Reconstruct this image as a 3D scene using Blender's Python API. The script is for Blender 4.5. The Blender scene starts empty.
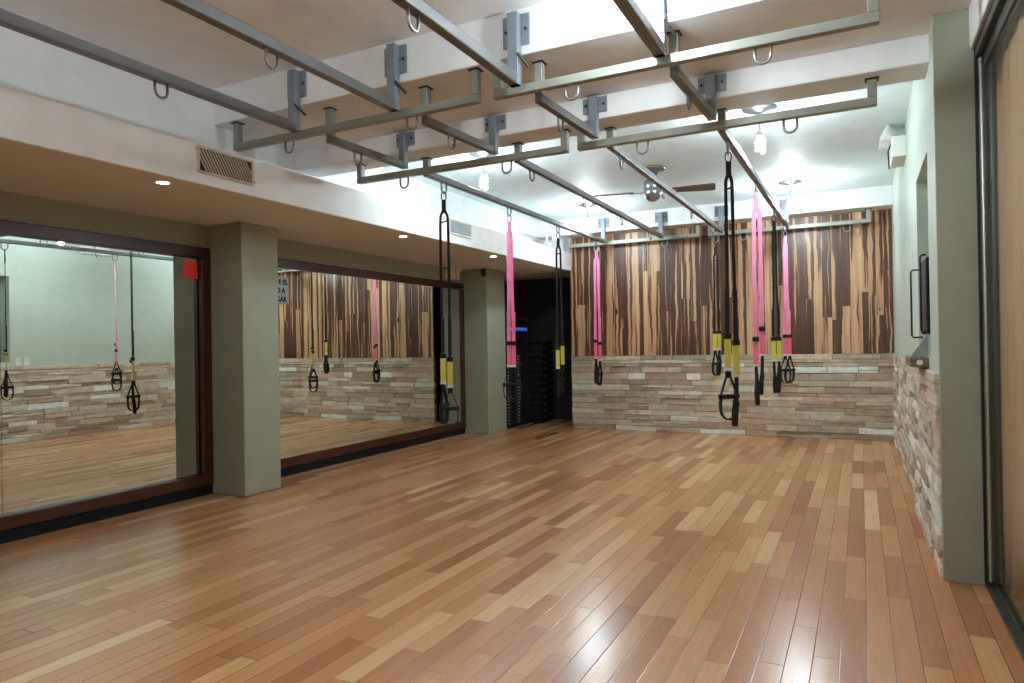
import bpy, bmesh, math, random
from mathutils import Vector, Matrix
R = math.radians
PI = math.pi
scn = bpy.context.scene
COL = scn.collection

# ------------------------------------------------------------------ helpers
def lin(c):
    c = c / 255.0
    return c / 12.92 if c <= 0.04045 else ((c + 0.055) / 1.055) ** 2.4
def rgb(r, g, b): return (lin(r), lin(g), lin(b), 1.0)

class G:
    """thin wrapper on a node tree"""
    def __init__(s, name):
        s.m = bpy.data.materials.new(name); s.m.use_nodes = True
        s.t = s.m.node_tree; s.t.nodes.clear()
        s.out = s.n('ShaderNodeOutputMaterial')
        s.b = s.n('ShaderNodeBsdfPrincipled')
        s.l(s.b.outputs[0], s.out.inputs[0])
    def n(s, k, **kw):
        o = s.t.nodes.new(k)
        for a, v in kw.items(): setattr(o, a, v)
        return o
    def l(s, a, b): s.t.links.new(a, b)
    def put(s, v, sock):
        if hasattr(v, 'is_output'): s.l(v, sock)
        else: sock.default_value = v
    def math(s, op, a, b=0.0, c=None):
        o = s.n('ShaderNodeMath', operation=op)
        s.put(a, o.inputs[0]); s.put(b, o.inputs[1])
        if c is not None: s.put(c, o.inputs[2])
        return o.outputs[0]
    def noise(s, vec, scale, detail=3, rough=0.5, dist=0.0):
        o = s.n('ShaderNodeTexNoise')
        if vec is not None: s.l(vec, o.inputs['Vector'])
        o.inputs['Scale'].default_value = scale; o.inputs['Detail'].default_value = detail
        o.inputs['Roughness'].default_value = rough; o.inputs['Distortion'].default_value = dist
        return o.outputs[0]
    def comb(s, x, y, z):
        o = s.n('ShaderNodeCombineXYZ')
        for i, v in enumerate((x, y, z)): s.put(v, o.inputs[i])
        return o.outputs[0]
    def pos(s):
        g = s.n('ShaderNodeTexCoord'); x = s.n('ShaderNodeSeparateXYZ')
        s.l(g.outputs['Object'], x.inputs[0])
        return g.outputs['Object'], x.outputs[0], x.outputs[1], x.outputs[2]
    def ramp(s, fac, stops, interp='LINEAR'):
        o = s.n('ShaderNodeValToRGB'); s.put(fac, o.inputs[0])
        cr = o.color_ramp; cr.interpolation = interp
        while len(cr.elements) < len(stops): cr.elements.new(0.5)
        for e, (p, c) in zip(cr.elements, stops): e.position = p; e.color = c
        return o.outputs[0]
    def mix(s, fac, a, b, mode='MIX'):
        o = s.n('ShaderNodeMix', data_type='RGBA', blend_type=mode)
        s.put(fac, o.inputs[0]); s.put(a, o.inputs[6]); s.put(b, o.inputs[7])
        return o.outputs[2]
    def bump(s, h, strength, dist=0.01):
        o = s.n('ShaderNodeBump'); s.put(h, o.inputs['Height'])
        o.inputs['Strength'].default_value = strength; o.inputs['Distance'].default_value = dist
        s.l(o.outputs[0], s.b.inputs['Normal'])
    def set(s, **kw):
        for k, v in kw.items(): s.put(v, s.b.inputs[k])
        return s

def plain(name, c, rough=0.5, metal=0.0, bump=0.0, bscale=60, var=0.06, spec=0.5):
    g = G(name); v, x, y, z = g.pos()
    n = g.noise(v, 7.0, 4)
    dark = tuple(k * (1 - var * 2) for k in c[:3]) + (1,)
    lite = tuple(min(1, k * (1 + var * 2)) for k in c[:3]) + (1,)
    g.set(**{'Base Color': g.ramp(n, [(0.3, dark), (0.7, lite)]), 'Roughness': rough, 'Metallic': metal, 'Specular IOR Level': spec})
    if bump: g.bump(g.noise(v, bscale, 3), bump, 0.01)
    return g.m

def emit(name, c, strength):
    g = G(name)
    g.set(**{'Base Color': (c[0], c[1], c[2], 1), 'Emission Color': c, 'Emission Strength': strength})
    return g.m

# ------------------------------------------------------------------ mesh helpers
def box(bm, x0, x1, y0, y1, z0, z1, bev=0.0, mat=None, seg=1):
    vs = [bm.verts.new((x, y, z)) for x in (x0, x1) for y in (y0, y1) for z in (z0, z1)]
    f = [(0, 1, 3, 2), (4, 6, 7, 5), (0, 4, 5, 1), (2, 3, 7, 6), (0, 2, 6, 4), (1, 5, 7, 3)]
    fs = [bm.faces.new([vs[i] for i in q]) for q in f]
    if mat is not None:
        for v in vs: v.co = mat @ v.co
    if bev > 0:
        es = {e for q in fs for e in q.edges}
        bmesh.ops.bevel(bm, geom=list(es), offset=bev, segments=seg, affect='EDGES', profile=0.5)
    return vs

def sweep(bm, pts, r, n=8, closed=False, flat=None, up=Vector((0, 1, 0)), cap=True):
    """round (r) or flat (flat=(half width, half thick)) profile along a polyline"""
    pts = [Vector(p) for p in pts]; N = len(pts); rings = []
    prev = None
    for i, p in enumerate(pts):
        a = pts[(i - 1) % N] if (closed or i > 0) else p
        b = pts[(i + 1) % N] if (closed or i < N - 1) else p
        t = (b - a).normalized()
        u = up - t * up.dot(t)
        if u.length < 1e-4:
            u = (prev if prev is not None else Vector((1, 0, 0))); u = u - t * u.dot(t)
        u.normalize(); prev = u
        w = t.cross(u).normalized()
        ring = []
        rr = r[i] if isinstance(r, (list, tuple)) else r
        if flat:
            hw, ht = flat if not isinstance(flat, list) else flat[i]
            for su, sw in ((-1, -1), (1, -1), (1, 1), (-1, 1)):
                ring.append(bm.verts.new(p + u * ht * su + w * hw * sw))
        else:
            for k in range(n):
                an = 2 * PI * k / n
                ring.append(bm.verts.new(p + (u * math.cos(an) + w * math.sin(an)) * rr))
        rings.append(ring)
    m = len(rings[0])
    for i in range(N if closed else N - 1):
        A, B = rings[i], rings[(i + 1) % N]
        for k in range(m):
            bm.faces.new((A[k], A[(k + 1) % m], B[(k + 1) % m], B[k]))
    if not closed and cap:
        bm.faces.new(rings[0][::-1]); bm.faces.new(rings[-1])

def lathe(bm, prof, n=24, mat=None):
    rings = []
    for r, z in prof:
        ring = []
        for k in range(n):
            a = 2 * PI * k / n
            v = Vector((r * math.cos(a), r * math.sin(a), z))
            ring.append(bm.verts.new(mat @ v if mat else v))
        rings.append(ring)
    for A, B in zip(rings, rings[1:]):
        for k in range(n):
            bm.faces.new((A[k], A[(k + 1) % n], B[(k + 1) % n], B[k]))
    bm.faces.new(rings[0][::-1]); bm.faces.new(rings[-1])

def obj(name, bm, m, parent=None, smooth=False, loc=None):
    bmesh.ops.recalc_face_normals(bm, faces=bm.faces)
    me = bpy.data.meshes.new(name); bm.to_mesh(me); bm.free()
    me.materials.append(m)
    if smooth:
        for p in me.polygons: p.use_smooth = True
    o = bpy.data.objects.new(name, me); COL.objects.link(o)
    if parent is not None: o.parent = parent
    if loc is not None: o.location = loc
    return o
def BM(): return bmesh.new()

def tag(o, label, cat, group=None):
    o['label'] = label; o['category'] = cat
    if group: o['group'] = group
    return o
def thing(name, label, cat, loc=(0, 0, 0), rz=0.0, group=None):
    o = bpy.data.objects.new(name, None); COL.objects.link(o)
    o.location = loc; o.rotation_euler = (0, 0, rz); o.empty_display_size = 0.1
    return tag(o, label, cat, group)
def struct(name, bm, m, label=None, parent=None, smooth=False):
    o = obj(name, bm, m, parent, smooth)
    if parent is None:
        o['kind'] = 'structure'
        if label: o['label'] = label
    return o

# ------------------------------------------------------------------ dimensions
H = 1.25
XL, XP, XS, XU = -5.06, -4.67, -3.83, -4.25     # mirror plane, pillar face, soffit face, upper left wall
XR, XW = 0.36, 0.535                            # right wall, window plane
YB = 9.57                                       # back wall
YF = -1.6                                       # wall behind the camera
ZS, ZL, ZB1, ZB2, ZFB = 2.335, 2.60, 2.915, 2.76, 2.82
ZC1, ZC2 = 3.18, 3.05
Y1, Y2, Y2b, Y3 = 3.57, 4.41, 4.69, 9.25

# ------------------------------------------------------------------ materials
def wall_paint(name, c, b=0.12):
    return plain(name, c, 0.6, 0, b, 40, 0.02, 0.3)
M_sage = wall_paint('sage_paint', rgb(154, 157, 139))
M_mint = wall_paint('pale_sage_paint', rgb(186, 196, 182))
M_white = wall_paint('ceiling_paint', rgb(228, 228, 228), 0.08)
M_cool = wall_paint('cool_ceiling_paint', rgb(224, 236, 238), 0.08)
M_black = plain('black_paint', rgb(9, 9, 10), 0.75, spec=0.25)
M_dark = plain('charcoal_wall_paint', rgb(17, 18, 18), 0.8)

def floor_mat():
    g = G('jatoba_plank_floor'); v, x, y, z = g.pos()
    w, L = 0.095, 0.92
    xs = g.math('DIVIDE', x, w); row = g.math('FLOOR', xs); fx = g.math('FRACT', xs)
    wn = g.n('ShaderNodeTexWhiteNoise', noise_dimensions='1D'); g.l(row, wn.inputs['W'])
    off = g.math('MULTIPLY', wn.outputs[0], 7.3)
    ys = g.math('ADD', g.math('DIVIDE', y, L), off)
    # uneven board lengths
    ys = g.math('ADD', ys, g.math('MULTIPLY', g.math('SINE', g.math('MULTIPLY', ys, 2.1)), 0.22))
    colm = g.math('FLOOR', ys); fy = g.math('FRACT', ys)
    wn2 = g.n('ShaderNodeTexWhiteNoise', noise_dimensions='2D'); g.l(g.comb(row, colm, 0.0), wn2.inputs['Vector'])
    rnd = wn2.outputs[0]
    base = g.ramp(rnd, [(0.0, rgb(170, 112, 74)), (0.14, rgb(190, 130, 88)), (0.45, rgb(206, 148, 102)), (0.75, rgb(214, 158, 110)), (0.92, rgb(224, 176, 124)), (1.0, rgb(234, 194, 146))])
    gv = g.comb(g.math('MULTIPLY', x, 55.0), g.math('MULTIPLY', y, 2.2), g.math('MULTIPLY', rnd, 40.0))
    gr = g.noise(gv, 1.6, 5, 0.6)
    grain = g.ramp(gr, [(0.25, (0.84, 0.83, 0.82, 1)), (0.75, (1.08, 1.08, 1.08, 1))])
    c = g.mix(1.0, base, grain, 'MULTIPLY')
    ex = g.math('MULTIPLY', g.math('MINIMUM', fx, g.math('SUBTRACT', 1.0, fx)), w)
    ey = g.math('MULTIPLY', g.math('MINIMUM', fy, g.math('SUBTRACT', 1.0, fy)), L)
    e = g.math('MINIMUM', ex, ey)
    gap = g.math('LESS_THAN', e, 0.0011)
    c = g.mix(gap, c, rgb(58, 36, 22))
    g.set(**{'Base Color': c, 'Specular IOR Level': 0.75})
    rn = g.noise(v, 3.0, 3)
    g.put(g.math('MULTIPLY_ADD', rn, 0.10, 0.18), g.b.inputs['Roughness'])
    tilt = g.math('MULTIPLY', g.math('SUBTRACT', rnd, 0.5), g.math('MULTIPLY', fx, 0.0016))
    h = g.math('ADD', tilt, g.math('MULTIPLY', gr, 0.00035))
    edge = g.math('MULTIPLY', g.math('MINIMUM', g.math('DIVIDE', e, 0.003), 1.0), 0.0003)
    g.bump(g.math('ADD', h, edge), 1.0, 1.0)
    return g.m
M_floor = floor_mat()

def stone_mat():
    g = G('ledgestone'); v, x, y, z = g.pos()
    at = g.n('ShaderNodeVertexColor', layer_name='rnd')
    sp = g.n('ShaderNodeSeparateColor'); g.l(at.outputs[0], sp.inputs[0])
    base = g.ramp(sp.outputs[0], [(0.0, rgb(168, 148, 126)), (0.2, rgb(190, 172, 148)), (0.4, rgb(206, 190, 166)), (0.55, rgb(202, 182, 160)), (0.7, rgb(212, 200, 178)), (0.86, rgb(220, 212, 194)), (1.0, rgb(234, 230, 220))])
    sv = g.n('ShaderNodeMapping'); g.l(v, sv.inputs[0]); sv.inputs['Scale'].default_value = (1, 1, 1.7)
    n1 = g.noise(sv.outputs[0], 9, 6, 0.65)
    n2 = g.noise(v, 46, 5, 0.7)
    base = g.mix(g.ramp(sp.outputs[1], [(0.0, (0, 0, 0, 1)), (0.55, (0, 0, 0, 1)), (1.0, (1, 1, 1, 1))]), base, g.mix(1.0, base, (1.06, 0.92, 0.86, 1), 'MULTIPLY'))
    base = g.mix(g.ramp(sp.outputs[1], [(0.0, (1, 1, 1, 1)), (0.35, (0, 0, 0, 1)), (1.0, (0, 0, 0, 1))]), base, g.mix(1.0, base, (0.93, 1.0, 0.99, 1), 'MULTIPLY'))
    base = g.mix(1.0, base, (0.975, 0.99, 1.04, 1), 'MULTIPLY')
    c = g.mix(1.0, base, g.ramp(n1, [(0.28, (0.84, 0.83, 0.81, 1)), (0.72, (1.22, 1.22, 1.22, 1))]), 'MULTIPLY')
    c = g.mix(0.8, c, g.ramp(n2, [(0.3, (0.78, 0.77, 0.76, 1)), (0.65, (1.18, 1.18, 1.18, 1))]), 'MULTIPLY')
    g.set(**{'Base Color': c, 'Roughness': 0.85, 'Specular IOR Level': 0.25})
    g.bump(g.math('ADD', n2, g.math('MULTIPLY', n1, 1.5)), 0.6, 0.008)
    return g.m
M_stone = stone_mat()
M_mortar = plain('stone_backing', rgb(70, 60, 50), 0.95)

def wood_mat():
    g = G('two_tone_hardwood_boards'); v, x, y, z = g.pos()
    at = g.n('ShaderNodeVertexColor', layer_name='rnd')
    sp = g.n('ShaderNodeSeparateColor'); g.l(at.outputs[0], sp.inputs[0])
    r1, r2 = sp.outputs[0], sp.outputs[1]
    wob = g.noise(g.comb(g.math('MULTIPLY', r1, 40.0), 0.0, z), 2.6, 3, 0.6)
    xx = g.math('ADD', x, g.math('MULTIPLY', g.math('SUBTRACT', wob, 0.5), 0.06))
    nv = g.comb(g.math('MULTIPLY', xx, 21.0), g.math('MULTIPLY', r1, 37.0), g.math('MULTIPLY', z, 0.5))
    n = g.noise(nv, 1.0, 2.5, 0.55, 0.25)
    k = g.math('ADD', n, g.math('MULTIPLY', g.math('SUBTRACT', r2, 0.5), 0.22))
    c = g.ramp(k, [(0.0, rgb(52, 30, 20)), (0.40, rgb(84, 52, 34)), (0.475, rgb(110, 70, 44)), (0.49, rgb(188, 142, 102)), (0.62, rgb(206, 164, 122)), (0.85, rgb(222, 184, 142))])
    gv = g.comb(g.math('MULTIPLY', x, 120.0), g.math('MULTIPLY', r1, 20.0), g.math('MULTIPLY', z, 5.0))
    gr = g.noise(gv, 1.0, 5, 0.65)
    c = g.mix(1.0, c, g.ramp(gr, [(0.25, (0.70, 0.68, 0.66, 1)), (0.75, (1.14, 1.14, 1.14, 1))]), 'MULTIPLY')
    kn = g.n('ShaderNodeTexVoronoi'); g.l(g.comb(g.math('MULTIPLY', x, 3.2), g.math('MULTIPLY', r1, 9.0), g.math('MULTIPLY', z, 1.3)), kn.inputs['Vector']); kn.inputs['Scale'].default_value = 1.0
    c = g.mix(g.math('LESS_THAN', kn.outputs[0], 0.055), c, rgb(44, 26, 18))
    g.set(**{'Base Color': c, 'Roughness': 0.38, 'Specular IOR Level': 0.45})
    g.bump(gr, 0.12, 0.004)
    return g.m
M_wood = wood_mat()

def frame_wood():
    g = G('dark_red_mahogany'); v, x, y, z = g.pos()
    gr = g.noise(g.comb(g.math('MULTIPLY', x, 30.0), g.math('MULTIPLY', y, 3.0), g.math('MULTIPLY', z, 30.0)), 1.0, 4, 0.6)
    g.set(**{'Base Color': g.ramp(gr, [(0.3, rgb(46, 16, 9)), (0.7, rgb(74, 28, 15))]), 'Roughness': 0.3})
    return g.m
M_mahog = frame_wood()
def mirror_mat():
    g = G('mirror_silver'); v, x, y, z = g.pos()
    n = g.noise(v, 2.0, 2)
    g.set(**{'Base Color': (0.80, 0.84, 0.80, 1), 'Metallic': 1.0})
    g.put(g.math('MULTIPLY', n, 0.012), g.b.inputs['Roughness'])
    return g.m
M_mirror = mirror_mat()
M_rail = plain('khaki_grey_enamel', rgb(112, 113, 113), 0.34, 0.25, 0.05, 80, 0.05)
M_rail2 = plain('cream_enamel', rgb(142, 143, 132), 0.38, 0.1, 0.05, 80, 0.05)
M_post = plain('blue_grey_enamel', rgb(128, 136, 146), 0.42, 0.25, 0.05, 80, 0.05)
M_steel = plain('zinc_steel', rgb(150, 150, 150), 0.35, 0.85)
M_bolt = plain('dark_bolt_steel', rgb(60, 58, 56), 0.4, 0.8)
M_web_b = plain('black_webbing', rgb(22, 22, 23), 0.8, 0, 0.3, 400)
M_web_p = plain('pink_webbing', rgb(240, 130, 175), 0.75, 0, 0.3, 400)
M_sl_y = plain('yellow_webbing', rgb(214, 204, 84), 0.7, 0, 0.3, 300)
M_sl_p = plain('coral_pink_webbing', rgb(236, 112, 142), 0.7, 0, 0.3, 300)
M_tagw = plain('white_label_cloth', rgb(215, 218, 222), 0.7)
M_foam = plain('black_foam_rubber', rgb(16, 16, 17), 0.85, 0, 0.3, 200)
M_alum = plain('brushed_aluminium', rgb(170, 174, 172), 0.3, 0.9)
M_alumd = plain('dark_bronze_aluminium', rgb(74, 78, 68), 0.4, 0.5)
M_rubber = plain('black_gasket', rgb(14, 14, 14), 0.5)
M_plastic = plain('white_plastic', rgb(226, 226, 220), 0.4)
M_ivory = plain('aged_ivory_plastic', rgb(232, 216, 196), 0.45)
M_vent = plain('beige_vent_metal', rgb(196, 178, 160), 0.45, 0.1)
M_ventg = plain('grey_vent_metal', rgb(150, 156, 158), 0.45, 0.1)
M_ventin = plain('vent_duct_dark', rgb(46, 42, 38), 0.8)
M_red = plain('red_sticker_paper', rgb(226, 62, 22), 0.5)
M_sign = plain('grey_blue_sign_paper', rgb(176, 188, 200), 0.5)
M_ink = plain('dark_navy_ink', rgb(22, 26, 44), 0.6)
M_shelf = plain('brown_wood_shelf', rgb(112, 92, 74), 0.5, 0, 0.2, 30, 0.12)
M_screen = plain('black_glass_screen', rgb(12, 13, 15), 0.5)
M_bulb = emit('cool_white_bulb', (0.80, 0.94, 1.0, 1), 640.0)
M_bulb_fill = emit('added_fill_bulb', (0.84, 0.95, 1.0, 1), 500.0)  # emission for the unseen pendants added as fill
M_down = emit('cool_white_led', (0.94, 0.97, 1.0, 1), 110.0)
M_blue = emit('blue_led_strip', (0.03, 0.16, 0.8, 1), 0.25)
M_fan = plain('brushed_nickel', rgb(160, 166, 170), 0.28, 0.9)
M_blade = plain('brown_fan_blade', rgb(112, 94, 82), 0.45)

def glass_mat():
    g = G('window_glass'); g.t.nodes.remove(g.b)
    tr = g.n('ShaderNodeBsdfTransparent'); tr.inputs[0].default_value = (0.93, 0.96, 0.94, 1)
    gl = g.n('ShaderNodeBsdfGlossy'); gl.inputs['Roughness'].default_value = 0.01
    lw = g.n('ShaderNodeLayerWeight'); lw.inputs['Blend'].default_value = 0.5; fr = g.n('ShaderNodeMath', operation='MULTIPLY_ADD'); g.l(g.math('POWER', lw.outputs['Facing'], 5.0), fr.inputs[0]); fr.inputs[1].default_value = 0.5; fr.inputs[2].default_value = 0.03
    mx = g.n('ShaderNodeMixShader'); g.l(fr.outputs[0], mx.inputs[0]); g.l(tr.outputs[0], mx.inputs[1]); g.l(gl.outputs[0], mx.inputs[2])
    g.l(mx.outputs[0], g.out.inputs[0])
    return g.m
M_glass = glass_mat()
def curtain_mat():
    g = G('salmon_curtain_cloth'); v, x, y, z = g.pos()
    n = g.noise(g.comb(g.math('MULTIPLY', y, 60.0), g.math('MULTIPLY', x, 60.0), g.math('MULTIPLY', z, 60.0)), 4.0, 2)
    g.set(**{'Base Color': g.ramp(n, [(0.3, rgb(240, 180, 148)), (0.7, rgb(250, 198, 166))]), 'Roughness': 0.8})
    return g.m
M_curtain = curtain_mat()

# ------------------------------------------------------------------ the room shell
b = BM(); box(b, -5.6, 2.2, YF, 11.6, -0.12, 0.0); struct('floor', b, M_floor)
b = BM()
box(b, XU, 0.9, YF, Y1 + 0.02, ZC1, ZC1 + 0.15)
struct('ceiling', b, M_white, 'painted ceiling of the near bay')
b = BM(); box(b, XU, 0.9, Y2 + 0.1, YB + 0.15, ZC2, ZC2 + 0.15)
struct('ceiling', b, M_cool, 'cool white ceiling of the far bay')
b = BM()                                         # wide flat beam and the deeper beam behind it
box(b, XU - 0.05, 0.90, Y1, Y2, ZB1, ZC1 + 0.15, 0.006)
box(b, XU - 0.05, 0.90, Y2, Y2b, ZB2, ZC1 + 0.15, 0.006)
struct('trim_1', b, M_white, 'white plastered ceiling beam crossing the room')
b = BM()                                         # dropped soffit along the mirror wall
box(b, -5.6, XS, YF, 10.45, ZS, ZL, 0.006)
box(b, -5.6, XU, YF, 10.45, ZL, ZC1 + 0.1)
struct('trim_2', b, M_white, 'dropped plaster soffit over the mirror wall')
b = BM(); box(b, XU, 0.5, Y3, YB + 0.12, ZFB, ZC2 + 0.1, 0.005)
struct('trim_3', b, M_white, 'white plastered beam above the wooden wall')
b = BM()
box(b, -5.6, -5.16, YF, 9.03, 0, ZS); box(b, -5.16, -5.09, YF, 9.03, 2.06, ZS); box(b, -5.16, -5.09, YF, 0.3, 0, 2.06); box(b, -5.16, -5.09, 4.15, 4.65, 0, 2.06)
box(b, -5.09, XP, 4.19, 4.60, 0, ZS, 0.008)
box(b, -5.09, XP, 8.49, 9.03, 0, ZS, 0.008)
struct('wall_left', b, M_sage, 'sage green mirror wall with two square pillars')
b = BM(); box(b, -5.16, -5.055, YF, 4.185, 0, 0.088, 0.003); box(b, -5.16, -5.055, 4.605, 8.485, 0, 0.088, 0.003)
struct('baseboard_left', b, M_black)
# recess beside the back wall: dark corridor
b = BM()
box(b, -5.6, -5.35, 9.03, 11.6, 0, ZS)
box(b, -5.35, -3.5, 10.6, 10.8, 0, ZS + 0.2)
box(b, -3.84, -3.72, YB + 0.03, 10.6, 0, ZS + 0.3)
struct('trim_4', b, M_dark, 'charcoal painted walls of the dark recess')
b = BM(); box(b, -3.72, 0.9, YB + 0.03, YB + 0.2, 0, ZC2 + 0.1)
box(b, -3.84, -3.72, YB + 0.03, YB + 0.2, ZS + 0.3, ZC2 + 0.1)
box(b, XU - .05, -3.84, YB + 0.0, YB + 0.2, ZS, ZC2 + 0.1)
struct('wall_back', b, M_white)
# right wall with the niche
NY0, NY1, NZ0, NZ1 = 4.66, 5.54, 1.13, 2.33
b = BM()
box(b, XR, 0.90, 4.18, NY0, 0, ZC2 + 0.1)
box(b, XR, 0.90, NY1, YB + 0.2, 0, ZC2 + 0.1)
box(b, XR, 0.90, NY0, NY1, 0, NZ0)
box(b, XR, 0.90, NY0, NY1, NZ1, ZC2 + 0.1)
box(b, 0.60, 0.90, NY0, NY1, NZ0, NZ1)
struct('wall_right', b, M_mint, 'pale sage wall with a tall niche')
b = BM(); box(b, XR - 0.002, XW + 0.06, 4.165, 4.185, 0, ZB1, 0.004)
struct('trim_5', b, M_sage, 'sage green pillar face beside the sliding window')
b = BM(); box(b, 0.515, 0.595, YF, 4.166, 2.705, ZC1 + 0.1, 0.006)
struct('trim_6', b, M_white, 'white header above the sliding window')
b = BM(); box(b, -5.6, 0.9, YF - 0.15, YF, 0, ZC1 + 0.1); struct('wall_front', b, M_mint)

# ------------------------------------------------------------------ stone and wood claddings
def cladding(name, axis, u0, u1, z0, z1, front, seed, label, matrix_out):
    """ledgestone laid in uneven courses; axis 'x' (front faces -y) or 'y' (front faces -x)"""
    rn = random.Random(seed); bm = BM(); lay = bm.loops.layers.color.new('rnd')
    z = z0; 
    zs = [z0]
    while zs[-1] < z1 - 0.03:
        h = rn.choice((0.042, 0.052, 0.062, 0.072, 0.084, 0.095))
        zs.append(min(z1, zs[-1] + h) if zs[-1] + h < z1 - 0.03 else z1)
    for a, c in zip(zs, zs[1:]):
        u = u0
        while u < u1 - 1e-4:
            l = rn.uniform(0.18, 0.62)
            if u + l > u1 - 0.14: l = u1 - u
            d = rn.uniform(0.006, 0.027); col = min(1, max(0, rn.gauss(0.56, 0.27)))
            zz = [(a, c)]
            if c - a > 0.07 and rn.random() < 0.22: zz = [(a, (a + c) / 2), ((a + c) / 2, c)]
            for k, (p, q) in enumerate(zz):
                dd = d if k == 0 else rn.uniform(0.006, 0.027)
                cc = col if k == 0 else min(1, max(0, rn.gauss(0.56, 0.27)))
                n0 = len(bm.verts)
                nf = len(bm.faces)
                g_ = rn.choice((0.0006, 0.0012, 0.0012, 0.003))
                if axis == 'x': vs = box(bm, u + g_, u + l - g_, front - dd, front + 0.05, p + g_, q - g_)
                else: vs = box(bm, front - dd, front + 0.05, u + g_, u + l - g_, p + g_, q - g_)
                fs = list({f for v in vs for f in v.link_faces})
                for v in vs:
                    off = (v.co.y < front) if axis == 'x' else (v.co.x < front)
                    j = rn.uniform(-0.006, 0.006)
                    if off:
                        if axis == 'x': v.co.y += j
                        else: v.co.x += j
                        v.co.z += rn.uniform(-0.0018, 0.0018)
                fe = [e for f in fs for e in f.edges if all(((w.co.y < front) if axis == 'x' else (w.co.x < front)) for w in e.verts)]
                hue = rn.random()
                for f in fs:
                    for lp in f.loops: lp[lay] = (cc, hue, 0, 1)
                r = bmesh.ops.bevel(bm, geom=list(set(fe)), offset=min(0.005, (q - p) * 0.16), segments=1, affect='EDGES')
                for f in r['faces']:
                    for lp in f.loops: lp[lay] = (cc, hue, 0, 1)
            u += l
    o = struct(name, bm, M_stone, label)
    return o
cladding('trim_7', 'x', -3.845, XR, 0.0, 1.066, YB - 0.002, 11, 'ledgestone cladding under the wooden wall', None)
cladding('trim_8', 'y', 4.20, YB - 0.01, 0.0, 1.066, XR - 0.002, 23, 'ledgestone cladding along the right wall', None)
b = BM(); box(b, -3.843, XR, YB + 0.002, YB + 0.03, 0, 1.06); box(b, XR - 0.001, XR + .001, 4.21, YB, 0, 1.06)
struct('trim_9', b, M_mortar, 'dark mortar bed behind the stone')

rn = random.Random(5); bm = BM(); lay = bm.loops.layers.color.new('rnd')
x = -3.845
while x < XR - 1e-4:
    w = rn.uniform(0.06, 0.13)
    if x + w > XR - 0.03: w = XR - x
    cuts = [1.068]
    if rn.random() < 0.45: cuts.append(rn.uniform(1.4, 2.3))
    cuts.append(ZFB + 0.02)
    for a, c in zip(cuts, cuts[1:]):
        d = rn.uniform(0, 0.010)
        vs = box(bm, x + 0.0006, x + w - 0.0006, YB - 0.004 - d, YB + 0.028, a + 0.0004, c - 0.0004)
        fs = {f for v in vs for f in v.link_faces}; r1, r2 = rn.random(), rn.random()
        for f in fs:
            for lp in f.loops: lp[lay] = (r1, r2, 0, 1)
    x += w
struct('trim_10', bm, M_wood, 'vertical two-tone hardwood board cladding')

# ------------------------------------------------------------------ window with sliding glass, curtain outside
WY0, WY1, WZ = -1.5, 4.163, 2.705
win = bpy.data.objects.new('window_1', None); COL.objects.link(win); win['kind'] = 'structure'; win['label'] = 'tall sliding glass window along the right side'
b = BM()
box(b, XW, XW + 0.03, WY0, WY1, WZ - 0.055, WZ - 0.012, 0.003)
box(b, XW + 0.03, XW + 0.055, WY0, WY1, WZ - 0.12, WZ - 0.0, 0.003)
box(b, XW + 0.006, XW + 0.022, WY1 - 0.016, WY1, 0.03, WZ - 0.02, 0.002)
box(b, XW + 0.03, XW + 0.055, WY1 - 0.06, WY1, 0.03, WZ - 0.05, 0.003)
obj('window_frame', b, M_alumd, win)
b = BM(); box(b, XW + 0.010, XW + 0.034, WY1 - 0.052, WY1 - 0.018, 0.03, WZ - 0.06, 0.010, seg=3); obj('window_stile', b, M_alum, win)
b = BM(); box(b, XW - 0.002, XW + 0.006, WY1 - 0.02, WY1, 0.02, WZ - 0.02); box(b, XW - 0.002, XW + .01, WY0, WY1, WZ - 0.014, WZ); obj('window_gasket', b, M_rubber, win)
b = BM(); box(b, XW, XW + 0.065, WY0, WY1, 0.0, 0.018, 0.002); box(b, XW + 0.036, XW + 0.044, WY0, WY1, 0.018, 0.032); obj('window_sill', b, M_alumd, win)
b = BM(); box(b, XW + 0.038, XW + 0.043, WY0, WY1 - 0.06, 0.02, WZ - 0.1); obj('window_pane', b, M_glass, win)
# curtain beyond the glass
def curtain(name, y0, y1, xb, z0, z1, seed, label):
    rn = random.Random(seed); bm = BM(); N = int((y1 - y0) / 0.012); cols = []
    for i in range(N + 1):
        y = y0 + (y1 - y0) * i / N
        a = 0.016 * math.sin(y * 31 + seed) + 0.010 * math.sin(y * 57 + 1.3 * seed)
        col = []
        for k in range(9):
            t = k / 8; z = z0 + (z1 - z0) * t
            col.append((bm.verts.new((xb + a * (1.1 - 0.5 * t), y, z)), bm.verts.new((xb + a * (1.1 - 0.5 * t) + 0.003, y, z))))
        cols.append(col)
    for A, B in zip(cols, cols[1:]):
        for k in range(8):
            for s in (0, 1): bm.faces.new((A[k][s], B[k][s], B[k + 1][s], A[k + 1][s]))
    for e in (cols[0], cols[-1]):
        for k in range(8): bm.faces.new((e[k][0], e[k][1], e[k + 1][1], e[k + 1][0]))
    for A, B in zip(cols, cols[1:]):
        for k in (0, 8): bm.faces.new((A[k][0], A[k][1], B[k][1], B[k][0]))
    return tag(obj(name, bm, M_curtain, None, True), label, 'curtain')
curtain('curtain', 0.2, 4.115, 0.628, 0.04, 2.75, 2, 'salmon pink floor-length curtain behind the sliding glass')
b = BM(); sweep(b, [(0.628, -0.2, 2.765), (0.628, 4.14, 2.765)], 0.010, 10)
tag(obj('curtain_rail', b, M_alum), 'thin aluminium rail carrying the salmon curtain', 'curtain rail')
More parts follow.
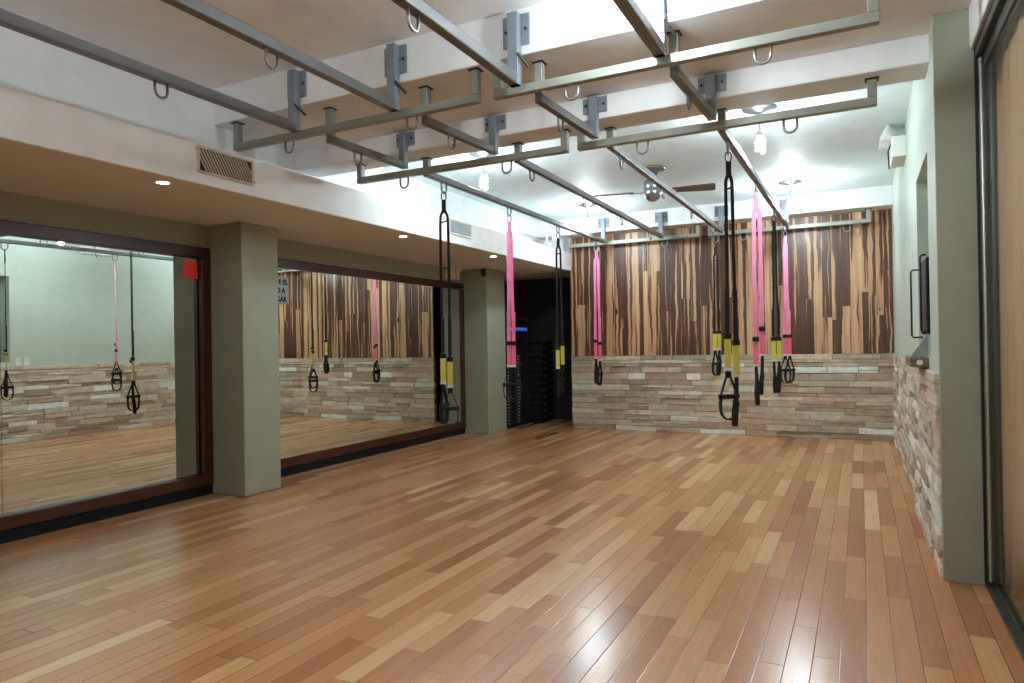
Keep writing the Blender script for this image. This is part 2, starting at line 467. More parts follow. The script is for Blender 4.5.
b = BM(); box(b, 1.5, 1.6, YF, 4.75, 0, 3.1); box(b, 0.90, 1.6, 4.65, 4.75, 0, 3.1); box(b, 0.61, 1.6, YF, 4.75, 3.0, 3.1); box(b, 0.61, 1.6, YF - 0.1, YF, 0, 3.1)
struct('wall_outer', b, M_sage, 'plain wall of the passage beyond the window')

# ------------------------------------------------------------------ mirrors
def mirror(y0, y1, seams, label, tilt=0.0, back=0.0):
    t = thing('wall_mirror', label, 'mirror', (XL, (y0 + y1) / 2, 0.088))
    yc = (y0 + y1) / 2; z0, z1 = 0.0, 2.135 - 0.088
    for nm, a in (('frame', None),):
        bm = BM(); d0, d1 = -0.03, 0.018
        box(bm, d0, d1, y0 - yc, y1 - yc, z0, z0 + 0.092, 0.006, seg=2)
        box(bm, d0, d1, y0 - yc, y1 - yc, z1 - 0.092, z1, 0.006, seg=2)
        box(bm, d0, d1, y0 - yc, y0 - yc + 0.088, z0 + 0.0925, z1 - 0.0925, 0.006, seg=2)
        box(bm, d0, d1, y1 - yc - 0.088, y1 - yc, z0 + 0.0925, z1 - 0.0925, 0.006, seg=2)
        obj('frame', bm, M_mahog, t)
    ys = [y0 + 0.085] + seams + [y1 - 0.085]
    for a, c in zip(ys, ys[1:]):
        bm = BM(); box(bm, -0.012, 0.0, a - yc + 0.0015, c - yc - 0.0015, z0 + 0.088, z1 - 0.088)
        o = obj('mirror_panel', bm, M_mirror, t); o.location.x = -back; o.rotation_euler.z = tilt
mirror(0.30, 4.186, [1.42, 2.55], 'large mahogany-framed mirror in front of the first green pillar, with red sticker', 0.010, 0.022)
mirror(4.604, 8.486, [5.98, 7.24], 'large mahogany-framed mirror between the two green pillars')

b = BM(); box(b, XL - 0.0385, XL - 0.034, 3.948, 4.092, 1.865, 2.012, 0.0)
tag(obj('sticker', b, M_red), 'plain red-orange square sticker in the top corner of the mirror', 'sticker')
sg = thing('paper_sign', 'small grey-blue lettered sign on the mirror, half behind the first pillar', 'sign', (XL + 0.003, 4.86, 1.82))
b = BM(); box(b, -0.002, 0.001, -0.252, 0.252, -0.127, 0.135); obj('sheet', b, M_sign, sg)
def text_mesh(body, size):
    cu = bpy.data.curves.new('lettering', 'FONT'); cu.body = body; cu.size = size; cu.align_x = 'RIGHT'; cu.extrude = 0.0006; cu.offset = size * 0.045
    o = bpy.data.objects.new('lettering', cu); COL.objects.link(o)
    me = bpy.data.meshes.new_from_object(o.evaluated_get(bpy.context.evaluated_depsgraph_get()))
    bpy.data.objects.remove(o); bpy.data.curves.remove(cu); return me
for body, z, yy in (('BE EL', 0.062, 0.243), ('O A', -0.022, 0.205), ('GAR', -0.108, 0.222)):
    me = text_mesh(body, 0.068); me.name = 'lettering'; me.materials.append(M_ink)
    o = bpy.data.objects.new('lettering', me); COL.objects.link(o); o.parent = sg
    # text x axis -> world +y as read from the room, text y -> z, normal -> +x
    o.matrix_local = Matrix(((0, 0, 1, 0.0016), (1, 0, 0, yy), (0, 1, 0, z), (0, 0, 0, 1)))

# ------------------------------------------------------------------ soffit vents, downlights
def vent(y0, y1, z0, z1, label, diag):
    t = thing('air_vent', label, 'air vent', (XS, (y0 + y1) / 2, z0), 0, 'air vents in the soffit face'); yc = (y0 + y1) / 2; h = z1 - z0; w = y1 - y0
    bm = BM(); fr = 0.018
    box(bm, 0, 0.012, -w / 2 - fr, w / 2 + fr, -fr, 0, 0.002); box(bm, 0, 0.012, -w / 2 - fr, w / 2 + fr, h, h + fr, 0.002)
    box(bm, 0, 0.012, -w / 2 - fr, -w / 2, 0, h, 0.002); box(bm, 0, 0.012, w / 2, w / 2 + fr, 0, h, 0.002)
    obj('frame', bm, M_vent, t)
    bm = BM(); box(bm, 0.0005, 0.002, -w / 2, w / 2, 0, h); obj('duct_opening', bm, M_ventin, t)
    bm = BM()
    if diag:
        n = 17
        for i in range(n):
            yy = -w / 2 + w * (i + 0.5) / n
            m = Matrix.Translation((0.006, yy, h / 2)) @ Matrix.Rotation(R(32), 4, 'X')
            L = h / 2 / math.cos(R(32)) * 0.97
            box(bm, -0.004, 0.004, -0.0035, 0.0035, -L, L, 0, m)
    else:
        for i in range(22):
            yy = -w / 2 + w * (i + 0.5) / 22
            box(bm, 0.002, 0.010, yy - 0.003, yy + 0.003, 0, h)
        for i in range(1, 4):
            zz = h * i / 4
            box(bm, 0.004, 0.009, -w / 2, w / 2, zz - 0.002, zz + 0.002)
    obj('louvre', bm, M_vent if diag else M_ventg, t)
vent(3.10, 3.53, 2.425, 2.570, 'beige slatted air vent in the soffit above the first mirror', True)
vent(6.17, 6.60, 2.445, 2.570, 'grey slatted air vent in the soffit above the second mirror', False)

def downlight(y, label):
    t = thing('recessed_downlight', label, 'downlight', (-3.985, y, ZS), 0, 'downlights in the soffit')
    bm = BM(); prof = [(0.036, 0.0), (0.052, 0.0), (0.054, -0.004), (0.050, -0.008), (0.040, -0.007), (0.036, -0.003)]
    lathe(bm, prof, 28); obj('trim_ring', bm, M_plastic, t, True)
    bm = BM(); lathe(bm, [(0.037, -0.0006), (0.037, -0.0034)], 24); obj('lens', bm, M_down, t)
for y, l in ((2.95, 'lit round downlight in the soffit above the first mirror'), (5.56, 'lit round downlight in the soffit above the middle of the second mirror'),
             (7.42, 'lit round downlight in the soffit nearest the second pillar'), (0.9, 'lit round downlight in the soffit nearest the camera')):
    downlight(y, l)

# ------------------------------------------------------------------ ceiling rig
TB = 0.025                                   # half tube
def hook(bm_parent, p, along):
    """U bolt hanging under a tube at p (bottom of the tube)"""
    bm = BM(); a = Vector(along).normalized(); pts = []
    w, d = 0.038, 0.085
    pts.append(a * -w + Vector((0, 0, 0.004)))
    pts.append(a * -w + Vector((0, 0, -d + w)))
    for k in range(1, 8):
        an = PI * k / 8
        pts.append(a * (-w * math.cos(an)) + Vector((0, 0, -d + w - w * math.sin(an))))
    pts.append(a * w + Vector((0, 0, -d + w))); pts.append(a * w + Vector((0, 0, 0.004)))
    sd = a.cross(Vector((0, 0, 1)))
    sweep(bm, pts, 0.0078, 8, up=sd)
    o = obj('hook', bm, M_steel, bm_parent, True); o.location = p
    return o
def bolts(t, pts, r=0.009, axis='y'):
    for p in pts:
        bm = BM()
        lathe(bm, [(r, -0.006), (r, 0.006)], 6, Matrix.Rotation(R(90), 4, 'X') if axis == 'y' else None)
        o = obj('bolt', bm, M_bolt, t); o.location = p
def tube(bm, a, c, h=TB, bev=0.006):
    a, c = Vector(a), Vector(c); d = (c - a); L = d.length; d.normalize()
    q = Vector((0, 1, 0)).rotation_difference(d)
    if abs(d.x) > 0.9: q = Matrix.Rotation(R(-90), 4, 'Z').to_quaternion()
    m = Matrix.Translation(a) @ q.to_matrix().to_4x4()
    box(bm, -h, h, 0, L, -h, h, bev, m, 2)

def row_bar(name, label, group, start, end, face_y, z_top, plate, hooks, hanger_top=None, half=TB, post_mat=None):
    """a bar running down the room: tube, wall-face post with plate at its far end, optional hanger at its near end"""
    t = thing(name, label, 'exercise bar', start, 0, group)
    s = Vector(start); e = Vector(end) - s
    bm = BM(); tube(bm, (0, 0, half), (e.x, e.y, e.z + half), half); obj('tube', bm, M_rail, t)
    py = face_y - 0.012 - s.y
    bm = BM(); box(bm, e.x - half - .003, e.x + half + .003, py - 0.05, py, e.z + 0.0, z_top - s.z, 0.003); obj('post', bm, post_mat or M_post, t)
    bm = BM(); box(bm, e.x - 0.085, e.x + 0.085, py + 0.0005, py + 0.011, plate[0] - s.z, plate[1] - s.z, 0.002); obj('mounting_plate', bm, post_mat or M_post, t)
    zc = (plate[0] + plate[1]) / 2 - s.z
    bolts(t, [(e.x - 0.063, py - 0.002, zc), (e.x + 0.063, py - 0.002, zc)])
    if hanger_top:
        bm = BM(); box(bm, -half, half, 0.0, 0.05, 2 * half - .002, hanger_top - s.z - 0.006, 0.003); obj('hanger', bm, M_rail2, t)
        bm = BM(); box(bm, -0.036, 0.036, -0.012, 0.062, hanger_top - s.z - 0.006, hanger_top - s.z - 0.0005, 0.001); obj('flange', bm, M_bolt, t)
    for y in hooks:
        k = (y - s.y) / e.y
        hook(t, (e.x * k, y - s.y, e.z * k), (0, 1, 0))
    return t
ordn = ['leftmost', 'second from left', 'third from left', 'rightmost']
AX = (-3.42, -2.59, -1.74, -0.905)
for i, x in enumerate(AX):
    t = row_bar('ceiling_bar', 'long grey tube overhead nearest the camera, %s of the four' % ordn[i], 'bars in the near bay',
            (x, -1.0, 2.730), (x, Y1 - 0.013, 2.730), Y1, 3.145, (2.965, 3.145), [2.53, 0.9], None, 0.03)
    bm = BM(); box(bm, -0.03, 0.03, 0.0, 0.06, 0.058, ZC1 - 2.730 - .006, 0.003); obj('hanger', bm, M_post, t)
    bm = BM(); box(bm, -0.06, 0.06, -0.03, 0.09, ZC1 - 2.730 - .006, ZC1 - 2.730 - .0005, 0.001); obj('flange', bm, M_bolt, t)
    bm = BM(); sweep(bm, [(0.036, 4.50, 0.17), (0.075, 4.565, 0.105)], 0.008, 8); obj('brace', bm, M_bolt, t)
BS = (-3.27, -2.475, -1.67, -0.87); BE = (-3.12, -2.33, -1.57, -0.80)
for i in range(4):
    row_bar('ceiling_bar', 'short grey tube overhead below the wide beam, %s of the four' % ordn[i], 'bars under the wide beam',
            (BS[i], 3.70, 2.675), (BE[i], Y2 - 0.015, 2.622), Y2, 2.90, (2.80, 2.905), [3.95], ZB1)
CS = (-3.09, -2.27, -1.545, -0.785); CE = (-3.195, -2.38, -1.59, -0.80)
CH = ([4.91, 6.17, 7.49, 8.88], [4.90, 6.13, 7.36, 8.66], [4.90, 6.15, 7.36, 8.60], [4.88, 6.31, 7.74, 9.00])
clab = ['long tube in the far bay carrying three trainers beside the soffit', 'long tube in the far bay with empty hooks, next to the soffit-side tube',
        'long tube in the far bay passing in front of the ceiling fan', 'long tube in the far bay carrying four trainers in a row, nearest the right wall']
clab[0] = 'long tube in the far bay nearest the soffit, carrying trainers in a row'
for i in range(4):
    row_bar('ceiling_bar', clab[i], 'bars in the far bay', (CS[i], 4.625, 2.612), (CE[i], Y3 - 0.015, 2.655), Y3, 3.00, (2.875, 3.01), CH[i], ZB2)

def cross_bar(label, group, x0, x1, y, z, top, hooks):
    t = thing('ceiling_bar', label, 'exercise bar', (x0, y, z), 0, group); L = x1 - x0
    bm = BM(); box(bm, 0, L, -TB, TB, 0, 2 * TB, 0.005, None, 2); obj('tube', bm, M_rail2, t)
    for x in (0.0, L - 2 * TB):
        bm = BM(); box(bm, x, x + 2 * TB, -TB, TB, 2 * TB + 0.0005, top - z - 0.006, 0.004); obj('post', bm, M_rail2, t)
        bm = BM(); box(bm, x - 0.012, x + 2 * TB + 0.012, -TB - 0.012, TB + 0.012, top - z - 0.006, top - z - 0.0005, 0.001); obj('flange', bm, M_bolt, t)
    for h in hooks: hook(t, (h - x0, 0, 0), (1, 0, 0))
    return t
cross_bar('cream crossbar with upturned ends under the wide beam, nearer the mirrors', 'crossbars', -4.09, -2.025, 3.63, 2.712, ZB1, [-3.56, -2.52])
cross_bar('cream crossbar with upturned ends under the wide beam, nearer the window', 'crossbars', -1.925, 0.103, 3.63, 2.712, ZB1, [-1.43, -0.41])
cross_bar('cream crossbar with upturned ends under the narrow beam, nearer the mirrors', 'crossbars', -3.69, -1.82, 4.535, 2.602, ZB2, [-3.23, -2.31])
cross_bar('cream crossbar with upturned ends under the narrow beam, nearer the right wall', 'crossbars', -1.745, 0.108, 4.535, 2.602, ZB2, [-1.285, -0.362])
cross_bar('cream crossbar in front of the wooden wall, left one', 'crossbars', -3.80, -1.90, 9.385, 2.650, ZFB, [-3.36, -2.375])
cross_bar('cream crossbar in front of the wooden wall, right one', 'crossbars', -1.79, 0.132, 9.385, 2.650, ZFB, [-1.70, -1.34, -0.13])

# ------------------------------------------------------------------ suspension trainers
def strap(name, pts, hw, ht, m, par, up):
    bm = BM(); sweep(bm, pts, 0, flat=(hw, ht), up=up); return obj(name, bm, m, par)
def trainer(label, loc, rz, pink, ln, spread, hrot, sag=0.0, group=None, twist=(0, 0), drop2=0.0, low=0.0):
    """loc = the bottom of the hook; ln = distance to the lowest point"""
    t = thing('suspension_trainer', label, 'suspension trainer', loc, rz, group or 'suspension trainers')
    web = M_web_p if pink else M_web_b; slm = M_sl_p if pink else M_sl_y
    bm = BM(); pts = []
    for k in range(20):
        a = 2 * PI * k / 20
        pts.append((0.020 * math.sin(a) * (1.0 + 0.25 * math.cos(a)), 0, -0.030 + 0.043 * math.cos(a)))
    sweep(bm, pts, 0.0048, 8, closed=True, up=Vector((0, 1, 0))); obj('carabiner', bm, M_bolt if not pink else M_steel, t, True)
    z = -0.066
    strap('anchor_loop', [(0, 0, z + 0.012), (0, 0, z - 0.03), (0, 0, z - 0.10)], 0.017, 0.007, web, t, Vector((0, 1, 0)))
    zt = z - 0.095; zb = -(ln - 0.60)             # strands end at the buckles
    bm = BM(); sweep(bm, [(-spread * .5, 0, zt - 0.085), (spread * .5, 0, zt - 0.070)], 0, flat=(0.006, 0.003), up=Vector((0, 1, 0))); obj('cross_strap', bm, web, t)
    for s in (-1, 1):
        d2 = drop2 if s > 0 else 0.0
        xs = s * spread / 2; xb = s * (0.029 + low)
        strap('strand', [(s * 0.010, 0, zt + 0.01), (xs * 0.9, 0, zt - 0.03), (xs, 0.003 * s, zt - 0.10), (xs * 1.05, 0.004 * s, (zt + zb) / 2), (xb, 0.004 * s, zb + 0.12), (xb, 0.004 * s, zb - d2)], 0.0110 if not pink else 0.0165, 0.0022, web, t, Vector((math.sin(twist[0 if s < 0 else 1]), math.cos(twist[0 if s < 0 else 1]), 0)))
        # doubled tail, buckle, keeper
        yo = 0.004 * s
        strap('strap_tail', [(xb + 0.002, yo + 0.006, zb + 0.30), (xb, yo + 0.007, zb + 0.02 - d2)], 0.0155 if not pink else 0.019, 0.002, web, t, Vector((0, 1, 0)))
        bm = BM(); box(bm, xb - 0.026, xb + 0.026, yo - 0.012, yo + 0.012, zb - 0.032 - d2, zb + 0.008 - d2, 0.005, None, 2)
        box(bm, xb - 0.018, xb + 0.018, yo - 0.026, yo - 0.012, zb - 0.02 - d2, zb + 0.0 - d2, 0.003)
        obj('buckle', bm, M_foam, t)
        z0 = zb - 0.03 - d2; z1 = z0 - 0.20
        strap('sleeve', [(xb, yo, z0), (xb, yo, z1)], 0.0215, 0.005, slm, t, Vector((0, 1, 0)))
        strap('label_band', [(xb, yo, z1), (xb, yo, z1 - 0.022)], 0.0225, 0.0062, M_tagw, t, Vector((0, 1, 0)))
        # handle: two webbing legs, foam grip across, foot cradle below
        h = bpy.data.objects.new('handle', None)
        hm = BM(); zz = 0.0
        for q in (-1, 1):
            sweep(hm, [(q * 0.008, 0, 0.004), (q * 0.012, 0, -0.03), (q * 0.060, 0, -0.165)], 0, flat=(0.0028, 0.0125), up=Vector((0, 1, 0)))
        box(hm, -0.020, 0.020, -0.007, 0.007, -0.045, 0.0, 0.003)
        ho = obj('handle', hm, M_foam, t)
        ho.location = (xb, yo, z1 - 0.022); ho.rotation_euler = (R(2 * s), 0, hrot[0 if s < 0 else 1])
        gm = BM(); pr_ = [(0.012, -0.072), (0.0185, -0.070), (0.0185, -0.066), (0.0155, -0.060), (0.0165, 0.0), (0.0155, 0.060), (0.0185, 0.066), (0.0185, 0.070), (0.012, 0.072)]
        lathe(gm, pr_, 14, Matrix.Rotation(R(90), 4, 'Y')); go = obj('grip', gm, M_foam, ho, True); go.location = (0, 0, -0.172)
        fm = BM(); L = ln - (0.60 + 0.03 + 0.20 + 0.022) + 0.0
        bot = -(ln + z1 - 0.022 + 0.0)
        dl = 0.335
        pts = [(-0.055, 0, -0.175), (-0.062, 0.004, -0.22)]
        for k in range(0, 9):
            an = PI * k / 8
            pts.append((-0.058 * math.cos(an), 0.006, -0.265 - (dl - 0.265 - 0.006) * math.sin(an)))
        pts += [(0.062, 0.004, -0.22), (0.055, 0, -0.175)]
        sweep(fm, pts, 0, flat=(0.0045, 0.017), up=Vector((0, 1, 0)))
        # the ribbon's width runs across the loop plane
        fo = obj('foot_cradle', fm, M_web_b, ho)
    return t
ZH = 2.535
YEL = 'black and yellow suspension trainers'; PNK = 'pink and black suspension trainers'
FACE = R(26.8)
trainer('black and yellow suspension trainer hanging in front of the second mirror near the pillar', (-3.10, 4.91, 2.53), R(20), False, 1.95, 0.065, (R(78), R(14)), group=YEL, drop2=0.03)
trainer('pink suspension trainer hanging in front of the second green pillar', (-3.127, 6.17, 2.538), R(24), True, 1.86, 0.03, (R(5), R(-15)), group=PNK, low=-0.006)
trainer('black and yellow suspension trainer hanging in front of the dark recess', (-3.155, 7.49, 2.550), R(30), False, 1.94, 0.05, (R(80), R(72)), group=YEL, drop2=-0.05)
trainer('pink suspension trainer with dangling handles at the left of the wooden wall', (-3.186, 8.88, 2.563), R(20), True, 1.87, 0.045, (R(76), R(68)), group=PNK, drop2=0.03)
trainer('small black and yellow suspension trainer on the back crossbar, left of the right-hand trainers', (-1.70, 9.385, 2.562), R(24), False, 1.78, 0.05, (R(40), R(60)), group=YEL)
trainer('largest black and yellow suspension trainer, hanging nearest of the right-hand row', (-0.787, 4.88, 2.532), R(24), False, 1.835, 0.045, (R(12), R(80)), group=YEL, drop2=0.045)
trainer('pink suspension trainer second in the right-hand row, its two straps apart', (-0.790, 6.31, 2.545), R(24), True, 1.87, 0.055, (R(78), R(70)), group=PNK, drop2=-0.09)
trainer('black and yellow suspension trainer between two pink ones in the right-hand row', (-0.796, 7.74, 2.558), R(24), False, 1.88, 0.03, (R(75), R(82)), group=YEL)
trainer('pink suspension trainer last in the right-hand row against the wooden wall', (-0.800, 9.00, 2.570), R(24), True, 1.86, 0.02, (R(6), R(20)), group=PNK)

# ------------------------------------------------------------------ pendant bulbs and fan
def pendant(x, y, zc, zb, label, bm_=None):
    t = thing('pendant_lamp', label, 'lamp', (x, y, zc), 0, 'bare bulb pendant lamps'); d = zc - zb
    bm = BM(); lathe(bm, [(0.045, 0.0), (0.125, -0.002), (0.130, -0.008), (0.120, -0.014), (0.060, -0.022), (0.045, -0.035), (0.020, -0.038)], 28); obj('canopy', bm, M_fan, t, True)
    bm = BM(); sweep(bm, [(0, 0, -0.035), (0, 0, -d + 0.10)], 0.006, 8); obj('rod', bm, M_plastic, t)
    bm = BM(); lathe(bm, [(0.012, -d + 0.105), (0.022, -d + 0.10), (0.024, -d + 0.05), (0.018, -d + 0.045)], 18); obj('socket', bm, M_plastic, t, True)
    bm = BM(); pts = []
    for k in range(81):                       # spiral fluorescent tube
        a = k / 80 * 2 * PI * 3.2; pts.append((0.026 * math.cos(a), 0.026 * math.sin(a), -d + 0.042 - 0.095 * k / 80))
    sweep(bm, pts, 0.0095, 8, up=Vector((0, 0, 1))); obj('bulb', bm, bm_ or M_bulb, t, True)
pendant(-0.67, 5.64, ZC2, 2.76, 'bare bulb pendant on the far ceiling, nearer lamp on the right')
pendant(-0.69, 8.45, ZC2, 2.78, 'bare bulb pendant on the far ceiling, above the last right-hand trainers')
pendant(-3.14, 5.68, ZC2, 2.78, 'bare bulb pendant on the far ceiling beside the soffit, nearer lamp on the left')
pendant(-3.14, 8.45, ZC2, 2.80, 'bare bulb pendant on the far ceiling beside the soffit, next to the wooden wall')
pendant(-0.925, 3.25, ZC1, 2.905, 'bare bulb pendant above the near bars by the beam')
pendant(-1.6, 0.5, ZC1, 2.86, 'unseen bare bulb pendant added above the camera as fill light', M_bulb_fill)  # this and the next two: unseen pendants added to brighten the near bay
pendant(-2.5, -0.7, ZC1, 2.86, 'unseen bare bulb pendant added behind the camera as fill light, soffit side', M_bulb_fill)
pendant(-0.7, -0.9, ZC1, 2.86, 'unseen bare bulb pendant added behind the camera as fill light, window side', M_bulb_fill)

fan = thing('ceiling_fan', 'steel ceiling fan with brown blade and bullet motor on the far ceiling', 'ceiling fan', (-1.90, 7.05, ZC2))
bm = BM(); lathe(bm, [(0.05, 0.0), (0.135, -0.002), (0.138, -0.010), (0.125, -0.020), (0.06, -0.035), (0.05, -0.06)], 32); obj('canopy', bm, M_fan, fan, True)
bm = BM(); lathe(bm, [(0.048, -0.055), (0.050, -0.12), (0.058, -0.125)], 24); obj('neck', bm, M_fan, fan, True)
bm = BM(); lathe(bm, [(0.03, -0.118), (0.085, -0.122), (0.092, -0.135), (0.094, -0.20), (0.090, -0.212), (0.094, -0.218), (0.090, -0.265), (0.074, -0.305), (0.045, -0.332), (0.012, -0.343), (0.003, -0.344)], 32); obj('motor_housing', bm, M_fan, fan, True)
for s, nm in ((0, 'blade'), (PI, 'blade')):
    bm = BM(); m = Matrix.Rotation(s + R(10), 4, 'Z') @ Matrix.Translation((0, 0, -0.235)) @ Matrix.Rotation(R(-17), 4, 'X')
    pr_ = [(0.20, -0.045), (0.60, -0.070), (0.625, -0.055), (0.625, 0.055), (0.60, 0.070), (0.20, 0.045)]
    top = [bm.verts.new(m @ Vector((px_, py_, 0.004))) for px_, py_ in pr_]; bot = [bm.verts.new(m @ Vector((px_, py_, -0.004))) for px_, py_ in pr_]
    bm.faces.new(top); bm.faces.new(bot[::-1])
    for k in range(6): bm.faces.new((top[k], bot[k], bot[(k + 1) % 6], top[(k + 1) % 6]))
    bo = obj('blade', bm, M_blade, fan)
    bm = BM(); box(bm, 0.085, 0.24, -0.016, 0.016, -0.012, -0.0045, 0.002, m); obj('blade_bracket', bm, M_fan, bo)

# ------------------------------------------------------------------ emergency lights, small wall things
def emergency(loc, rz, label, m, sc=1.0):
    t = thing('emergency_light', label, 'emergency light', loc, rz); t.scale = (sc, sc, sc)
    bm = BM(); box(bm, -0.15, 0.15, -0.075, 0.0, -0.06, 0.06, 0.008, None, 2); obj('case', bm, m, t)
    for s in (-1, 1):
        bm = BM(); mt = Matrix.Translation((s * 0.09, -0.085, 0.085)) @ Matrix.Rotation(R(65), 4, 'X') @ Matrix.Rotation(R(12 * s), 4, 'Y')
        lathe(bm, [(0.018, -0.035), (0.030, -0.025), (0.048, 0.02), (0.050, 0.03), (0.044, 0.031)], 20, mt); o = obj('lamp_head', bm, m, t, True)
        bm = BM(); lathe(bm, [(0.043, 0.0305), (0.043, 0.0325)], 20, mt); obj('lens', bm, M_plastic, o)
    bm = BM(); sweep(bm, [(0.03, -0.072, 0.05), (0.04, -0.09, 0.0), (0.02, -0.085, -0.10)], 0.004, 6); obj('cable', bm, M_bolt, t)
emergency((XR + 0.004, 6.75, 2.84), R(90) + PI, 'white twin-head emergency light high on the right wall', M_plastic, 1.45)
emergency((-5.088, 8.18, 2.235), R(90), 'ivory emergency light box above the second mirror', M_ivory)
br = thing('wall_bracket', 'small dark bracket at the top of the second green pillar', 'bracket', (-4.72, 8.49, 2.27))
bm = BM(); box(bm, -0.03, 0.03, -0.012, 0, -0.05, 0.06, 0.002); obj('plate', bm, M_bolt, br)
bm = BM(); box(bm, -0.012, 0.012, -0.06, -0.012, -0.012, 0.03, 0.002); obj('arm', bm, M_bolt, br)
cd = thing('conduit_hook', 'white pipe hook fixed to the soffit face near the wooden wall', 'pipe', (XS, 8.75, 2.72))
bm = BM(); sweep(bm, [(0.012, -0.22, 0.09), (0.03, 0.0, 0.09), (0.03, 0.30, 0.09)], 0.012, 8, up=Vector((0, 0, 1))); obj('pipe', bm, M_plastic, cd, True)
bm = BM(); sweep(bm, [(0.02, -0.13, 0.09), (0.03, -0.13, -0.06), (0.03, -0.10, -0.105), (0.03, -0.03, -0.115), (0.03, 0.02, -0.08)], 0.010, 8, up=Vector((1, 0, 0))); obj('bend', bm, M_plastic, cd, True)
bm = BM(); box(bm, 0.0, 0.05, 0.12, 0.30, -0.02, 0.10, 0.006); obj('junction_box', bm, M_plastic, cd)

for y, l in ((5.495, 'white wall switch above the right stone cladding, nearer the niche'), (5.605, 'white wall switch above the right stone cladding, farther from the niche')):
    t = thing('wall_switch', l, 'switch', (XR, y + 0.15, 1.135), 0, 'wall switches')
    bm = BM(); box(bm, -0.008, 0, -0.035, 0.035, -0.055, 0.055, 0.003, None, 2); obj('plate', bm, M_plastic, t)
    bm = BM(); box(bm, -0.012, -0.008, -0.012, 0.012, -0.025, 0.025, 0.002); obj('rocker', bm, M_tagw, t)

# niche: small wooden shelf with a black screen behind a wire guard
sh = thing('wall_shelf', 'brown wooden shelf block at the foot of the wall niche', 'shelf', (XR, 5.0, 1.075))
bm = BM(); box(bm, -0.10, 0.0, -0.23, 0.25, 0.0, 0.058, 0.004); obj('board', bm, M_shelf, sh)
bm = BM(); lathe(bm, [(0.017, -0.012), (0.017, 0.0)], 14, Matrix.Translation((-0.05, -0.232, 0.028)) @ Matrix.Rotation(R(90), 4, 'X')); obj('socket_knob', bm, M_plastic, sh)
mo = thing('monitor', 'black flat monitor seen edge-on behind wire loops in the wall niche', 'monitor', (XR + 0.03, 5.02, 1.133))
bm = BM(); box(bm, -0.035, 0.015, -0.24, 0.24, 0.14, 0.60, 0.006, None, 2); obj('case', bm, M_black, mo)
bm = BM(); box(bm, -0.0375, -0.0351, -0.22, 0.22, 0.16, 0.58); obj('screen', bm, M_screen, mo)
bm = BM()
vs = [bm.verts.new(p) for p in ((-0.115, -0.05, 0.002), (-0.02, -0.05, 0.002), (-0.02, -0.05, 0.14), (-0.115, 0.05, 0.002), (-0.02, 0.05, 0.002), (-0.02, 0.05, 0.14))]
for f in ((0, 1, 2), (3, 5, 4), (0, 3, 4, 1), (1, 4, 5, 2), (2, 5, 3, 0)): bm.faces.new([vs[i] for i in f])
obj('stand', bm, M_alum, mo)
for yy, xo, za, zb_ in ((-0.16, -0.040, 0.15, 0.62), (0.19, -0.070, 0.12, 0.56)):
    bm = BM(); sweep(bm, [(-0.03, yy, za), (xo - 0.012, yy, za), (xo - 0.022, yy, za + 0.012), (xo - 0.022, yy, zb_ - 0.012), (xo - 0.012, yy, zb_), (-0.03, yy, zb_)], 0.006, 8, up=Vector((0, 1, 0))); obj('wire_guard', bm, M_bolt, mo, True)

# ------------------------------------------------------------------ dark recess: weight machine and stacked steps
wm = thing('weight_machine', 'black weight-stack machine with a blue light strip in the dark recess', 'weight machine', (-4.98, 9.44, 0))
bm = BM(); box(bm, -0.30, 0.28, -0.39, 0.40, 0.0, 0.04, 0.006)
for yy in (-0.385, 0.345): box(bm, -0.30, 0.30, yy, yy + 0.045, 0.0405, 1.62, 0.006)
box(bm, -0.30, 0.30, -0.385, 0.39, 1.6205, 1.68, 0.006); obj('upright_frame', bm, M_black, wm)
for yy in (-0.24, 0.10):
    bm = BM()
    for k in range(22): box(bm, 0.05, 0.255, yy - 0.10, yy + 0.10, 0.05 + k * 0.048, 0.05 + k * 0.048 + 0.044, 0.003)
    so = obj('weight_stack', bm, M_foam, wm)
    bm = BM()
    for k in range(22): box(bm, 0.256, 0.259, yy - 0.022, yy + 0.022, 0.066 + k * 0.048, 0.074 + k * 0.048)
    obj('number_mark', bm, M_tagw, so)
bm = BM(); box(bm, 0.285, 0.304, -0.34, 0.345, 1.465, 1.515, 0.004); obj('light_strip', bm, M_blue, wm)
bm = BM(); sweep(bm, [(0.262, -0.30, 0.96), (0.345, -0.28, 0.96), (0.345, 0.06, 0.96), (0.262, 0.08, 0.96)], 0.012, 8, up=Vector((0, 0, 1))); obj('handle', bm, M_bolt, wm, True)

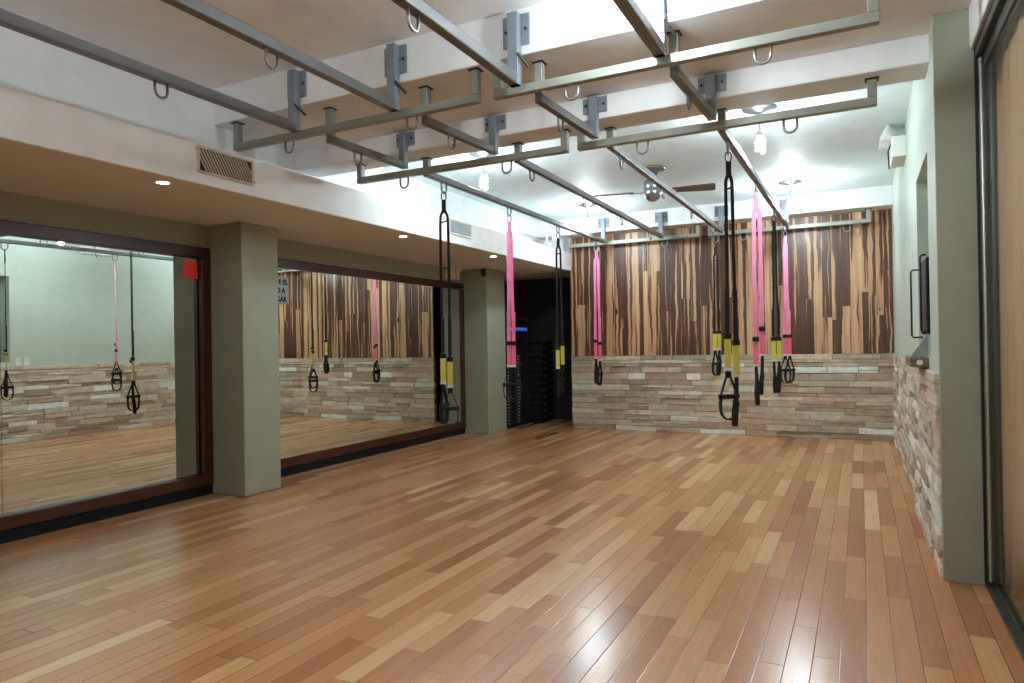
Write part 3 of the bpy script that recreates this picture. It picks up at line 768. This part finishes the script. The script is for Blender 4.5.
NST = 12
sname = ['lowest', 'second from the floor', 'third from the floor', 'fourth from the floor', 'fifth from the floor', 'sixth from the floor', 'seventh from the floor', 'eighth from the floor', 'ninth from the floor', 'third from the top', 'second from the top', 'topmost']
src = None
for k in range(NST):
    lab = 'black step platform in the recess stack, %s' % sname[k]
    if src is None:
        t = thing('step_platform', lab, 'step platform', (-4.72, 10.22, 0), R(10), 'stacked step platforms')
        bm = BM(); box(bm, -0.20, 0.20, -0.32, 0.32, 0.070, 0.108, 0.012, None, 2); obj('deck', bm, M_black, t)
        bm = BM(); box(bm, -0.17, 0.17, -0.29, 0.29, 0.0, 0.070, 0.008); obj('riser', bm, M_black, t)
        bm = BM(); box(bm, 0.2005, 0.204, -0.30, -0.27, 0.075, 0.103, 0.001); obj('edge_mark', bm, M_alum, t)
        src = t
    else:
        t = src.copy(); COL.objects.link(t); t['label'] = lab; t.location = (-4.72, 10.22, 0.109 * k)
        for ch in list(src.children):
            c = ch.copy(); COL.objects.link(c); c.parent = t

# ------------------------------------------------------------------ bulb meshes emit, three unseen pendants among them are added fill; dim daylight round the outside passage
w = bpy.data.worlds.new('world'); scn.world = w; w.use_nodes = True
w.node_tree.nodes['Background'].inputs[0].default_value = (0.6, 0.65, 0.7, 1); w.node_tree.nodes['Background'].inputs[1].default_value = 0.3

# ------------------------------------------------------------------ camera
yaw, pitch, roll = R(26.813), R(0.28), R(0.978); F = 690.34
fw = Vector((-math.sin(yaw) * math.cos(pitch), math.cos(yaw) * math.cos(pitch), math.sin(pitch)))
rt = Vector((math.cos(yaw), math.sin(yaw), 0)); dn = fw.cross(rt)
r2 = rt * math.cos(roll) + dn * math.sin(roll); d2 = dn * math.cos(roll) - rt * math.sin(roll)
cam = bpy.data.cameras.new('camera'); cam.sensor_width = 36; cam.lens = F / 1024 * 36; cam.clip_start = 0.02
co = bpy.data.objects.new('camera', cam); COL.objects.link(co)
m = Matrix((( r2.x, -d2.x, -fw.x, 0), (r2.y, -d2.y, -fw.y, 0), (r2.z, -d2.z, -fw.z, H), (0, 0, 0, 1)))
co.matrix_world = m
scn.camera = co
vs_ = scn.view_settings
vs_.view_transform = 'Standard'; vs_.look = 'None'; vs_.gamma = 1.0; vs_.use_curve_mapping = False; vs_.exposure = 0.12
scn.cycles.caustics_reflective = False; scn.cycles.blur_glossy = 0.0; scn.cycles.max_bounces = 12; scn.cycles.diffuse_bounces = 8; scn.cycles.glossy_bounces = 6; scn.cycles.sample_clamp_indirect = 6.0
